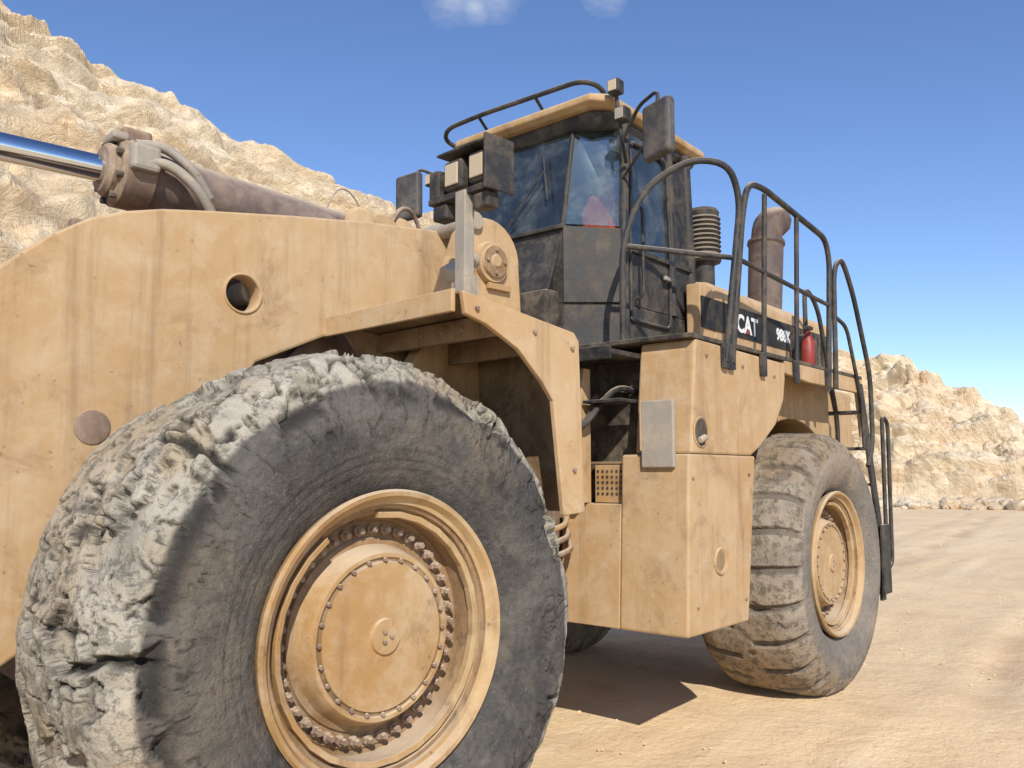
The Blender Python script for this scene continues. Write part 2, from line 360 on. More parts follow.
for sg,nm in ((1,'work_lamp'),(-1,'work_lamp_far')):
    y=lambda v:v*sg
    box(nm+'_post',-1.60,-1.54,*sorted((y(-1.475),y(-1.405))),2.44,2.97,GREY,FRONT,.006)
    box(nm+'_gusset',-1.57,-1.565,*sorted((y(-1.53),y(-1.35))),2.45,2.56,GREY,FRONT,.002)
    box(nm+'_bracket',-1.59,-1.50,*sorted((y(-1.60),y(-1.20))),2.950,2.98,BLACK,FRONT,.004)
    box(nm+'_hood',-1.62,-1.44,*sorted((y(-1.63),y(-1.615))),2.94,3.19,BLACK,FRONT,.004)
    box(nm+'_back',-1.47,-1.455,*sorted((y(-1.612),y(-1.25))),2.98,3.18,BLACK,FRONT,.003)
    box(nm+'_visor',-1.60,-1.475,*sorted((y(-1.612),y(-1.27))),3.168,3.18,BLACK,FRONT,.003)
    for k,(yy,w,hh) in enumerate(((-1.53,.125,.14),(-1.36,.125,.14))):
        box(f'{nm}_housing_{k}',-1.58,-1.475,*sorted((y(yy-w/2),y(yy+w/2))),3.0,3.0+hh,BLACK,FRONT,.015)
        box(f'{nm}_lens_{k}',-1.588,-1.578,*sorted((y(yy-w/2+.018),y(yy+w/2-.018))),3.018,2.982+hh,LENS,FRONT,.006)
    box(nm+'_indicator',-1.58,-1.50,*sorted((y(-1.26),y(-1.19))),2.98,3.12,BLACK,FRONT,.012)
    box(nm+'_indicator_2',-1.58,-1.50,*sorted((y(-1.32),y(-1.22))),2.87,2.945,BLACK,FRONT,.012)
    box(nm+'_indicator_3',-1.58,-1.50,*sorted((y(-1.60),y(-1.50))),2.87,2.945,DARK,FRONT,.012)
    tube(nm+'_cable',[(-1.52,y(-1.4),2.98),(-1.50,y(-1.36),2.85),(-1.54,y(-1.38),2.6),(-1.5,y(-1.35),2.44)],.008,BLACK,FRONT,True)
cyl('tilt_rod',(-3.9,0,3.14),(-2.55,0,3.17),.066,CHROME,FRONT,40)
cyl('tilt_head',(-2.62,0,3.17),(-2.44,0,3.165),.175,PAINTB,FRONT,32,.02)
cyl('tilt_gland',(-2.67,0,3.17),(-2.60,0,3.17),.13,PAINTB,FRONT,32,.02)
cyl('tilt_barrel',(-2.46,0,3.165),(-1.25,0,3.09),.15,BARREL,FRONT,40,.015)
cyl('tilt_trunnion',(-1.2,-.32,3.06),(-1.2,.32,3.06),.13,PAINT,FRONT,30)
for i,(a,b) in enumerate(((-.14,3.30),(-.19,3.20))):
    tube(f'tilt_hose_{i}',[(-2.56,a,b-.02),(-2.42,a-.02,b-.01),(-2.3,a-.06,b-.10),(-2.2,a-.05,b-.22)],.026,GREY,FRONT,True)
box('tilt_port_block',-2.60,-2.46,-.22,-.12,3.14,3.27,GREY,FRONT,.02)
box('tilt_port_block_2',-2.60,-2.45,-.08,.08,3.31,3.39,PAINTB,FRONT,.02)
box('tilt_port_block_3',-2.66,-2.58,-.12,.02,3.30,3.34,GREY,FRONT,.012)
for i in range(8):
    a=R_(45*i+20); cyl(f'tilt_head_bolt_{i}',(-2.645,.15*math.cos(a),3.17+.15*math.sin(a)),(-2.615,.15*math.cos(a),3.17+.15*math.sin(a)),.018,DARK,FRONT,8,.003)
prism('bell_crank',[(-4.1,3.25),(-3.85,3.3),(-3.7,3.1),(-3.55,1.9),(-3.9,1.0),(-4.15,1.0),(-3.95,1.9)],-.15,.15,PAINT,FRONT,.02)
for i,(x,y,z,r) in enumerate(((-1.0,-.1,3.14,.10),(-.85,.12,3.16,.09),(-1.38,-.25,3.10,.09),(-.7,-.3,3.08,.08),(-1.5,.2,3.12,.1))):
    cyl(f'tower_valve_{i}',(x,y-.1,z),(x+.1,y+.1,z+.02),r,PAINTB if i%2 else PAINT,FRONT,18,.02)
tube('tower_hose',[(-1.1,-.2,3.1),(-1.0,-.2,3.28),(-.85,-.15,3.30),(-.7,-.1,3.1)],.014,PAINTB,FRONT,True)
tube('tower_hose_2',[(-1.4,.1,3.1),(-1.25,.1,3.42),(-1.1,.1,3.38),(-1.0,.1,3.1)],.006,GREY,FRONT,True)
BK=[(-4.35,.25),(-4.25,.9),(-4.45,1.45),(-4.9,1.75),(-4.92,1.72),(-4.50,1.40),(-4.32,.9),(-4.42,.30),(-4.7,.12),(-6.1,.06),(-6.1,.03),(-4.7,.05)]
prism('bucket_shell',BK,-1.85,1.85,PAINTB,FRONT,.006)
for sg in (-1,1): prism('bucket_side' if sg<0 else 'bucket_side_far',[(-4.38,.3),(-4.28,.9),(-4.47,1.42),(-4.9,1.73),(-6.05,.06),(-4.7,.08)],*sorted((1.88*sg,1.853*sg)),PAINTB,FRONT,.006)

# ---------------------------------------------------------------- rear frame
box('rear_chassis',-.1,4.0,-.50,.50,.80,1.7,PAINTB,LOADER,.02)
for sg,s in ((1,''),(-1,'_far')):
    prism('side_box_lower'+s,[(-.05,.76),(.74,.76),(.90,1.80),(.0,1.80)],*sorted((-1.50*sg,-1.04*sg)),PAINT,LOADER,.014)
    prism('side_box_inner'+s,[(-.048,.763),(.74,.763),(.85,1.50),(-.013,1.50)],*sorted((-1.038*sg,-.60*sg)),PAINT,LOADER,.006)
    prism('side_box_upper'+s,[(0.03,1.803),(.84,1.803),(.98,1.86),(1.25,2.02),(1.40,2.2),(1.44,2.36),(1.44,2.47),(.12,2.49),(.10,2.42)],*sorted((-1.50*sg,-1.12*sg)),PAINT,LOADER,.014)
box('box_back_panel',.55,1.3,-1.12,-.5,1.5,2.42,DARK,LOADER)
box('deck_near',.05,3.1,-1.50,-.62,2.492,2.52,DARK,LOADER,.004)
box('deck_far',.05,3.1,.62,1.50,2.492,2.52,DARK,LOADER,.004)
box('latch_plate',-.035,-.005,-1.42,-1.20,1.72,2.12,GREY,LOADER,.008)
box('latch_plate_edge',-.035,.028,-1.205,-1.19,1.82,2.12,PAINT,LOADER,.004)
cyl('box_recess_hole',(.15,-1.504,1.93),(.15,-1.40,1.93),.078,DARK,LOADER,24,.001)
revolve('box_recess_lip',[(0,.079),(-.005,.083),(-.005,.091),(0,.095)],(.15,-1.5025,1.93),(0,1,0),PAINTO,LOADER,24,False)
cyl('box_recess_latch',(.10,-1.52,1.88),(.17,-1.52,1.90),.02,GREY,LOADER,14)
revolve('box_round_boss',[(.0,.055),(-.006,.06),(-.012,.078),(0,.084)],(.36,-1.502,1.16),(0,1,0),PAINTO,LOADER,28,False)
cyl('box_round_hole',(.36,-1.505,1.16),(.36,-1.49,1.16),.056,UNDER,LOADER,28,.001)
for i,(x,z) in enumerate(((.0,1.66),(.03,.92),(.66,.90),(.75,1.68),(.2,2.40),(.7,2.38),(1.2,2.36))): cyl(f'box_bolt_{i}',(x+.04,-1.51,z),(x+.04,-1.495,z),.012,PAINTB,LOADER,10,.003)
prism('hitch_side_plate',[(-.12,1.503),(.02,1.503),(.02,2.35),(-.05,2.35),(-.12,2.0)],-.80,-.76,PAINT,LOADER,.006)
box('perforated_plate',.06,.08,-1.03,-.80,1.505,1.74,PAINTO,LOADER,.003)
box('recess_shelf',.06,.25,-1.10,-.70,1.745,1.76,UNDER,LOADER,.003)
def dots(name,x,ys,zs,r,mat):
    v=[];f=[]
    for y in ys:
        for z in zs:
            b=len(v)
            for k in range(8): v.append((x,y+r*math.cos(k*math.pi/4),z+r*math.sin(k*math.pi/4)))
            f.append(tuple(range(b,b+8)))
    return mesh(name,v,f,mat,LOADER)
dots('perforations',.056,[-1.0+.035*i for i in range(6)],[1.56+.035*i for i in range(5)],.010,DARK)
box('recess_shade_wall',.25,.30,-1.115,-.5,1.503,2.45,DARK,LOADER)  # dark sheet at the back of the recess, standing in for its shade
for i in range(6):
    tube(f'hitch_hose_{i}',[(-.45,-.35+.08*i,1.9-.05*i),(-.2,-.5-.05*i,1.75+.03*i),(.05,-.6-.07*i,1.95+.05*i),(.24,-.7-.06*i,2.2)],.020,BLACK if i%3 else PAINTB,LOADER,True)
for i in range(3):
    tube(f'steer_pipe_{i}',[(-1.2,-.72-.03*i,1.35-.07*i),(-.6,-.76-.03*i,1.33-.07*i),(-.2,-.72-.03*i,1.36-.07*i),(0,-.62,1.4-.07*i)],.018,PAINTB if i else PAINTO,LOADER,True)
cyl('steer_cylinder',(-.9,-.62,1.05),(.0,-.58,1.0),.07,PAINTB,LOADER); cyl('steer_rod',(-1.3,-.66,1.08),(-.85,-.62,1.05),.04,CHROME,LOADER)
cyl('hitch_pin',(0,0,.6),(0,0,2.3),.16,PAINTB,LOADER)
box('hitch_lower',-.5,.3,-.45,.45,.7,1.0,DARK,LOADER); box('hitch_upper',-.45,.24,-.49,.49,1.9,2.25,DARK,LOADER)
box('step_plate',-.20,.22,-1.11,-.35,2.40,2.43,BLACK,LOADER,.004)
box('step_plate_lip',-.218,-.203,-1.11,-.35,2.37,2.45,BLACK,LOADER,.004)
box('step_2',-.10,.12,-1.1,-.82,2.12,2.14,BLACK,LOADER,.004)
FE=[(1.20,2.03)]+[(RX+1.12*math.cos(R_(a)),1.0+1.12*math.sin(R_(a))) for a in range(118,60,-8)]+[(3.0,2.0),(3.0,2.46),(1.30,2.46)]
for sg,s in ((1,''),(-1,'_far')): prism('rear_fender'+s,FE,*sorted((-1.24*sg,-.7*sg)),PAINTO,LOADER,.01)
prism('fender_edge',[(1.445,2.40),(1.9,2.37),(3.0,2.37),(3.08,2.0),(3.1,2.0),(3.1,2.49),(1.445,2.49)],-1.50,-1.46,PAINT,LOADER,.006)
HD=[(-.92,2.5),(-.92,3.10),(-.86,3.17),(-.5,3.23),(.5,3.23),(.86,3.17),(.92,3.10),(.92,2.5)]
prism('hood',HD,1.52,4.05,PAINT,LOADER,.02,'X')
box('hood_stripe',1.30,3.95,-.93,-.923,2.78,3.02,STRIPE,LOADER,.0)
box('hood_front_panel',1.30,1.515,-.919,-.80,2.523,3.12,PAINT,LOADER,.01)
for i in range(9): box(f'hood_louver_{i}',3.0+.10*i,3.055+.10*i,-.952,-.938,2.56,2.99,DARK,LOADER,.002)
box('hood_grille',2.95,3.93,-.937,-.932,2.54,3.01,BLACK,LOADER,0)
prism('counterweight',[(3.30,.85),(4.0,.95),(4.12,1.5),(4.08,2.47),(3.14,2.47),(3.25,1.9)],-1.08,1.08,PAINT,LOADER,.05)
def text(name,s,x,y,z,size,mat,rot=(R_(90),0,0)):
    c=bpy.data.curves.new(name,'FONT'); c.body=s; c.size=size; c.extrude=.001; c.offset=.006
    c.materials.append(mat); o=bpy.data.objects.new(name,c); scene.collection.objects.link(o); o.parent=LOADER
    o.location=(x,y,z); o.rotation_euler=rot; return o
text('decal_maker','CAT',1.88,-.934,2.825,.20,WHITE); text('decal_model','988K',2.66,-.934,2.85,.14,WHITE)
mesh('decal_triangle',[(2.03,-.937,2.82),(2.12,-.937,2.82),(2.075,-.937,2.87)],[(0,1,2)],REDM,LOADER)
revolve('exhaust_stack',[(0,.14),(.1,.155),(.70,.16),(.72,.175),(.75,.17),(.76,.14),(.6,.13)],(3.05,-.66,3.12),(.12,0,1),STACK,LOADER,36)
tube('exhaust_outlet',[(3.14,-.66,3.82),(3.18,-.66,3.98),(3.27,-.66,4.08),(3.42,-.66,4.12)],.145,STACK,LOADER,True)
pr=[(0,.07),(.12,.07),(.13,.14)]
for i in range(10): pr+=[(.15+.04*i,.15),(.17+.04*i,.13)]
pr+=[(.57,.14),(.60,.12),(.63,0)]
revolve('air_precleaner',pr,(2.15,-.52,3.36),(0,0,1),BLACK,LOADER,32)
cyl('air_precleaner_base',(2.15,-.52,3.2),(2.15,-.52,3.5),.09,BLACK)
revolve('fire_extinguisher',[(0,.045),(.02,.055),(.22,.055),(.27,.035),(.30,.02),(.33,.02)],(2.42,-1.30,2.53),(0,0,1),REDM,LOADER,24)
box('extinguisher_valve',2.38,2.47,-1.33,-1.28,2.86,2.89,BLACK,LOADER,.006)
cyl('fuel_filter',(2.62,-1.2,2.52),(2.62,-1.2,2.85),.06,BLACK)
# ---------------------------------------------------------------- cab
def cabloop(e=0,x1=1.48):
    return [(.22-e,.44),(.50-e,.76+e),(x1+e,.76+e),(x1+e,-.76-e),(.50-e,-.76-e),(.22-e,-.44)]
prism('cab_base',cabloop(),2.53,2.858,BLACK,LOADER,.012,'Z')
def quad(name,pts,th,mat,bev=.0,parent=LOADER):
    vs=[Vector(p) for p in pts]; nrm=(vs[1]-vs[0]).cross(vs[2]-vs[0]).normalized()*th
    V=[tuple(v) for v in vs]+[tuple(v+nrm) for v in vs]; n=len(vs)
    F=[tuple(range(n)),tuple(range(2*n-1,n-1,-1))]+[(i,(i+1)%n,n+(i+1)%n,n+i) for i in range(n)]
    return mesh(name,V,F,mat,parent,bev)
for sg,s in ((-1,''),(1,'_far')):
    quad('cab_side_lower'+s,[(.50,.76*sg,2.86),(1.48,.76*sg,2.86),(1.48,.76*sg,3.24),(.50,.76*sg,3.24)],-.03*sg*-1,BLACK,.004)
    quad('cab_corner_lower'+s,[(.22,.44*sg,2.86),(.50,.76*sg,2.86),(.50,.76*sg,3.38),(.22,.44*sg,3.40)],.02*sg*-1,BLACK,.003)
    quad('cab_corner_glass'+s,[(.235,.44*sg,3.42),(.49,.75*sg,3.40),(.55,.74*sg,4.14),(.36,.44*sg,4.16)],.006,GLASS)
    quad('cab_door_glass'+s,[(.54,.755*sg,3.27),(1.13,.755*sg,3.27),(1.13,.74*sg,4.08),(.58,.74*sg,4.12)],.006,GLASS)
    quad('cab_rear_side_glass'+s,[(1.20,.755*sg,3.27),(1.42,.755*sg,3.27),(1.40,.74*sg,4.06),(1.20,.74*sg,4.07)],.006,GLASS if sg>0 else BLACK)
    tube('cab_pillar_a'+s,[(.22,.44*sg,3.40),(.36,.44*sg,4.18)],.018,BLACK)
    tube('cab_pillar_b'+s,[(.50,.76*sg,2.6),(.50,.76*sg,3.40),(.56,.74*sg,4.18)],.034,BLACK)
    tube('cab_pillar_c'+s,[(1.165,.76*sg,2.86),(1.165,.76*sg,3.32),(1.165,.745*sg,4.18)],.032,BLACK)
    tube('cab_pillar_d'+s,[(1.46,.75*sg,2.86),(1.46,.75*sg,3.32),(1.44,.73*sg,4.18)],.045,BLACK)
    tube('door_frame'+s,[(.56,.775*sg,2.75),(.56,.775*sg,3.3),(.60,.765*sg,4.05),(1.10,.765*sg,4.03),(1.12,.775*sg,3.3),(1.10,.775*sg,2.75),(.56,.775*sg,2.75)],.012,BLACK,rad=.06)
    box('cab_sill'+s,.50,1.48,*sorted((.762*sg,.785*sg)),3.235,3.272,BLACK,LOADER,.006)
    box('door_handle'+s,.98,1.08,*sorted((.79*sg,.815*sg)),3.10,3.13,GREY,LOADER,.006)
    tube('door_grab'+s,[(.62,.78*sg,2.9),(.62,.84*sg,2.92),(.62,.84*sg,3.55),(.62,.78*sg,3.57)],.012,BLACK,rad=.04)
quad('cab_front_lower',[(.22,-.44,2.86),(.22,.44,2.86),(.22,.44,3.38),(.22,-.44,3.38)],.02,BLACK,.003)
quad('cab_front_kick',[(.10,-.40,2.95),(.10,.40,2.95),(.225,.42,3.36),(.225,-.42,3.36)],.02,BLACK,.003)
box('cab_front_cowl',.06,.215,-.42,.42,2.53,2.94,DARK,LOADER,.02)
quad('windshield',[(.225,-.43,3.42),(.225,.43,3.42),(.36,.43,4.16),(.36,-.43,4.16)],.006,GLASS)
box('windshield_sill',.19,.24,-.45,.45,3.382,3.415,BLACK,LOADER,.008)
tube('wiper',[(.20,.1,3.42),(.215,-.05,3.6),(.255,-.25,3.85)],.007,BLACK); tube('wiper_blade',[(.225,-.30,3.62),(.285,-.22,3.98)],.008,BLACK)
quad('rear_window',[(1.46,-.70,3.32),(1.46,.70,3.32),(1.44,.70,4.1),(1.44,-.70,4.1)],.006,GLASS)
box('cab_rear_lower',1.44,1.475,-.75,.75,2.86,3.31,BLACK,LOADER,.004)
def loopz(L,z): return [(x,y,z) for x,y in L]
def loft(name,loops,mat,bev=.01):
    n=len(loops[0]); vs=[p for l in loops for p in l]; fs=[tuple(range(n)),tuple(range(len(vs)-1,len(vs)-1-n,-1))]
    for k in range(len(loops)-1):
        for i in range(n): fs.append((k*n+i,k*n+(i+1)%n,(k+1)*n+(i+1)%n,(k+1)*n+i))
    return mesh(name,vs,fs,mat,LOADER,bev)
rl=lambda e,f:[(.30-e-f,.56+e),(.42-e,.74+e),(1.66+e,.74+e),(1.66+e,-.74-e),(.36-e,-.76-e),(.27-e-f,-.66-e)]
loft('cab_roof_header',[loopz(rl(-.05,0),4.12),loopz(rl(-.02,0),4.17),loopz(rl(-.02,0),4.21)],BLACK)
box('headliner',.55,1.4,-.66,.66,4.10,4.117,LINER,LOADER,0)
loft('cab_roof',[loopz(rl(.0,.03),4.212),loopz(rl(.04,.04),4.235),loopz(rl(.04,.04),4.275),loopz(rl(.0,.02),4.315),loopz(rl(-.15,-.1),4.335)],PAINTO,.012)
tube('roof_rail',[(.5,-.66,4.31),(.32,-.70,4.38),(.22,-.60,4.41),(.20,.30,4.41),(.21,.68,4.40),(.28,.78,4.35),(.45,.72,4.29)],.018,BLACK,rad=.10)
tube('roof_rail_stay',[(.21,-.2,4.41),(.34,-.2,4.31)],.012,BLACK); tube('roof_rail_stay_2',[(.21,.35,4.41),(.34,.35,4.31)],.012,BLACK)
for i,(x,y,z) in enumerate(((.22,-.86,4.30),(.24,-.90,4.10),(.18,.86,4.02))):
    box(f'cab_lamp_{i}',x,x+.09,y-.045,y+.045,z-.05,z+.05,BLACK,LOADER,.015)
    box(f'cab_lamp_lens_{i}',x-.006,x+.002,y-.033,y+.033,z-.038,z+.038,LENS if i!=1 else GREY,LOADER,.004)
tube('cab_lamp_bar',[(.29,-.84,4.33),(.30,-.88,3.95),(.48,-.8,3.85)],.014,BLACK,rad=.05)
def mirror(nm,loc,rz):
    o=box(nm,-.045,.035,-.125,.125,-.20,.20,PLASTIC,LOADER,.035); o.location=loc; o.rotation_euler=(R_(-4),R_(4),R_(rz)); o.modifiers[0].segments=4
    o=box(nm+'_glass',.036,.040,-.10,.10,-.17,.17,CHROME,LOADER,.0); o.location=loc; o.rotation_euler=(R_(-4),R_(4),R_(rz))
mirror('mirror_shell',(.30,-1.17,3.93),-14); mirror('mirror_shell_far',(.25,1.15,3.95),8)
tube('mirror_arm',[(.50,-.76,4.02),(.42,-.95,4.20),(.33,-1.15,4.22),(.31,-1.15,4.05)],.013,BLACK,rad=.06)
tube('mirror_arm_2',[(.50,-.76,3.75),(.36,-1.0,3.86),(.33,-1.10,3.9)],.011,BLACK)
tube('mirror_arm_far',[(.50,.76,4.02),(.3,1.1,4.2),(.26,1.14,4.0)],.013,BLACK,rad=.06)
box('seat_base',.85,1.20,-.25,.25,2.9,3.25,SEAT,LOADER,.05)
box('seat_back',1.10,1.22,-.24,.24,3.2,3.75,SEAT,LOADER,.06)
box('headrest',1.12,1.22,-.12,.12,3.75,3.9,SEAT,LOADER,.04)
box('console_near',.7,1.1,-.48,-.34,3.15,3.38,BLACK,LOADER,.03); box('console_far',.6,1.2,.36,.52,3.15,3.42,BLACK,LOADER,.03)
box('dash',.32,.42,-.2,.2,3.2,3.44,SEAT,LOADER,.03)
revolve('steering_wheel',[(0,.17),(.012,.185),(0,.2),(-.012,.185),(0,.17)],(.55,0,3.50),(-.5,0,1),BLACK,LOADER,28,False)
cyl('steering_column',(.40,0,3.1),(.55,0,3.50),.03,BLACK)
prism('safety_vest',[(-.68,3.36),(-.40,3.35),(-.38,3.56),(-.46,3.70),(-.56,3.68),(-.64,3.74),(-.69,3.60)],.50,.62,REDC,LOADER,.04,'X')
# handrails
for sg,s in ((1,''),(-1,'_far')):
    Y=-1.52*sg
    tube('rail_front_loop'+s,[(.10,-1.0*sg,2.5),(.10,-1.0*sg,3.15),(.20,-1.10*sg,3.52),(.42,-1.32*sg,3.73),(.58,Y,3.70),(.74,Y,3.50),(.46,Y,2.38)],.022,BLACK,rad=.16)
    tube('rail_front_mid'+s,[(.11,-1.0*sg,3.14),(.64,Y,3.08)],.018,BLACK)
    tube('rail_side_top'+s,[(.55,Y,2.38),(.76,Y,3.40),(.86,Y,3.64),(1.1,Y,3.67),(2.28,Y,3.56),(2.36,Y,3.40),(2.24,Y,2.36)],.022,BLACK,rad=.12)
    tube('rail_side_mid'+s,[(.72,Y,3.08),(2.32,Y,3.02)],.017,BLACK)
    for i,x in enumerate((1.03,1.60)): tube(f'rail_post_{i}'+s,[(x,Y,2.36),(x+.10,Y,3.63-.03*i)],.018,BLACK)
    for i,x in enumerate((.46,.55,1.03,1.60,2.24)): box(f'rail_foot_{i}'+s,x-.035,x+.035,*sorted((Y-.012*sg,Y+.014*sg)),2.34,2.50,BLACK,LOADER,.004)
    tube('ladder_rail'+s,[(2.40,Y,2.36),(2.45,Y,3.35),(2.65,Y,3.48),(2.9,Y,3.20),(3.25,Y,2.55),(3.25,Y,1.95),(3.1,Y,1.75)],.021,BLACK,rad=.15)
    tube('ladder_rail_mid'+s,[(2.42,Y,2.95),(2.7,Y,2.9),(3.0,Y,2.3),(3.02,Y,1.9)],.016,BLACK,rad=.1)
    tube('ladder_rail_inner'+s,[(2.9,-1.1*sg,2.46),(2.9,-1.1*sg,3.35),(3.2,-1.1*sg,3.2),(3.6,-1.1*sg,2.2),(3.6,-1.1*sg,1.6)],.02,BLACK,rad=.15)
    for k,yy in enumerate((-1.52,-1.12)):
        prism(f'ladder_string_{k}'+s,[(2.95,2.45),(3.05,2.45),(3.40,1.3),(3.44,.6),(3.34,.6),(3.30,1.25)],*sorted((yy*sg,(yy+.025)*sg)),BLACK,LOADER,.004)
    for k in range(6):
        z=2.2-.31*k; x=3.03+.08*k if k<4 else 3.31
        box(f'ladder_step_{k}'+s,x-.02,x+.16,*sorted((-1.49*sg,-1.12*sg)),z,z+.025,BLACK,LOADER,.004)
    box('ladder_kick'+s,3.28,3.48,*sorted((-1.56*sg,-1.535*sg)),.66,1.25,BLACK,LOADER,.006)
    tube('ladder_grab'+s,[(3.38,Y-.02*sg,.85),(3.58,Y-.02*sg,.9),(3.62,Y-.02*sg,2.15),(3.46,Y-.02*sg,2.2),(3.44,Y-.02*sg,1.2)],.018,BLACK,rad=.08)

# ---------------------------------------------------------------- terrain
def sandmat():
    m=M('sand_ground')
    n1=m.noise(.12,4,.6); n2=m.noise(1.3,6,.7,.5); n3=m.noise(14,4,.72); tr=m.noise(1,4,.6,.6,(.12,1.6,1))
    rb=m.n('ShaderNodeAttribute',attribute_name='rubble')
    c=m.mix(m.rng(n1,.35,.65),(.80,.60,.36),(.71,.51,.295))
    c=m.mix(m.mul(m.rng(n2,.48,.68),.5),c,(.58,.395,.22))
    c=m.mix(m.mul(m.rng(tr,.5,.68),.4),c,(.85,.68,.45))
    c=m.mix(m.mul(m.rng(n3,.54,.70),.4),c,(.46,.31,.17))
    c=m.mix(m.mul(rb.outputs['Fac'],m.rng(n2,.3,.6,.3,.8)),c,(.52,.345,.19))
    nb=m.bump(n2,.45,.08); nb=m.bump(n3,.7,.02,nb)
    return m.fin(c,.95,nb)
def rockmat():
    m=M('limestone')
    n1=m.noise(.25,4,.65,.4); n2=m.noise(1.6,7,.74,.5); n3=m.noise(.5,5,.65,.3,(1,1,4))
    c=m.mix(m.rng(n1,.35,.65),(.86,.72,.51),(.76,.58,.37))
    c=m.mix(m.mul(m.rng(n3,.5,.66),.5),c,(.55,.37,.20))
    c=m.mix(m.mul(m.rng(n2,.54,.70),.5),c,(.42,.285,.165))
    c=m.mix(m.mul(m.rng(n2,.46,.30),.5),c,(.88,.80,.64))
    nb=m.bump(n2,1.0,.4)
    return m.fin(c,.95,nb)
SAND=sandmat(); ROCK=rockmat()
CX,CY=-4.49,-3.93
n=440; A=3.6;B=5.55
us=[A*math.sinh(B*(2*i/(n-1)-1)) for i in range(n)]
vs=[];RB=[]
for yv in us:
    for xv in us:
        x=xv+1.5;y=yv-.5; dd=math.hypot(x,y)
        z=.035*noise.noise(Vector((x*.35,y*.35,0)))+.02*noise.noise(Vector((x*1.1,y*1.1,4)))+.012*noise.noise(Vector((x*3.5,y*3.5,9)))
        z+=.014*noise.noise(Vector((x*.3,y*3.2,2)))
        z+=.07*math.exp(-((x-2.2)**2+(abs(y)-1.5)**2*.6)/1.2)
        rb=0
        if abs(x)<40 and abs(y)<40:
            for yc,wd,x0,sl in ((-2.35,.16,2.5,.05),(-3.3,.14,2.5,.05),(-4.9,.2,3,-.06),(-.2,.25,6,.12),(.9,.2,6,.12)):
                t=(y-yc-.25*noise.noise(Vector((x*.3,yc,0)))-sl*(x-2))/wd
                f=ss(x0-.6,x0+.6,x)*(.35+.65*ss(-.2,.2,noise.noise(Vector((x*.6,yc*3,5)))))
                rut=math.exp(-t*t)*f
                z-=.028*rut; z+=.014*math.exp(-(abs(t)-1.7)**2*2)*f
                z+=.012*rut*noise.noise(Vector((x*9,y*9,1)))
                rb=max(rb,rut*ss(-.3,.2,noise.noise(Vector((x*.7,y*1.2,7)))))
        if dd>25: z+=.35*ss(25,90,dd)*noise.noise(Vector((x*.05,y*.05,1)))
        vs.append((x,y,z-.01)); RB.append(rb)
fs=[(j*n+i,j*n+i+1,(j+1)*n+i+1,(j+1)*n+i) for j in range(n-1) for i in range(n-1)]
me=bpy.data.meshes.new('ground'); me.from_pydata(vs,[],fs)
at=me.attributes.new('rubble','FLOAT','POINT'); at.data.foreach_set('value',np.array(RB,dtype=np.float32))
add('ground',me,SAND,None,0,True)
def hill(name,table,foot,ridge,na,nv,azr,seed,amp):
    azs=[t[0] for t in table]; te=[t[1] for t in table]
    vs=[]; off=Vector((seed*7.3,seed*3.1,seed*1.7))
    for i in range(na):
        az=azr[0]+(azr[1]-azr[0])*i/(na-1); tn=np.interp(az,azs,te)
        rd=ridge+2.5*noise.noise(Vector((az*.12,seed,0)))
        H=1.68+rd*tn
        ca,sa=math.cos(R_(az)),math.sin(R_(az))
        for j in range(nv):
            v=j/(nv-1)*1.35
            D=foot+(rd-foot)*v
            if v<=1: h=H*(v**.9)
            else: h=H*(1-(v-1)*.9)
            x=CX+D*ca;y=CY+D*sa
            w=ss(0,.12,v)
            p=Vector((x,y,h))+off
            f=noise.fractal(p*.16,1.0,2.1,7)
            rd2=1-abs(noise.noise(p*.33))*2
            wp=Vector((noise.noise(p*.6),noise.noise(p*.6+Vector((9,9,9))),noise.noise(p*.6+Vector((4,4,4)))))*.8
            pp=p+wp
            vd=noise.voronoi(Vector((pp.x*.30,pp.y*.30,pp.z*.6)))[0]
            vd3=noise.voronoi(Vector((pp.x*1.0,pp.y*1.0,pp.z*1.5)))[0]
            st=h*.8+1.0*noise.noise(p*.2); led=(st-math.floor(st)); led=ss(.0,.22,led)-led
            e=amp*(f*.75+.30*rd2+.85*min(vd[1]-vd[0],.55)+.28*min(vd3[1]-vd3[0],.5)+.65*led)
            out=w*e
            vs.append((x-ca*out*.8,y-sa*out*.8,h+out*.65-.3*(1-w)))
    fs=[(i*nv+j,i*nv+j+1,(i+1)*nv+j+1,(i+1)*nv+j) for i in range(na-1) for j in range(nv-1)]
    me=bpy.data.meshes.new(name); me.from_pydata(vs,[],fs)
    return add(name,me,ROCK,None,0,False)
hill('rocky_hill',[(26,.05),(30,.13),(38,.21),(45.5,.285),(52.3,.33),(56.9,.345),(60.7,.385),(66,.415),(72.1,.47),(80,.52),(110,.55)],13,32,620,270,(27,100),1,1.0)
hill('quarry_slope',[(-10,.03),(0,.03),(9.4,.047),(13.5,.085),(15.5,.112),(20,.115),(26,.09),(34,.06)],56,70,520,130,(-12,36),2,1.5)
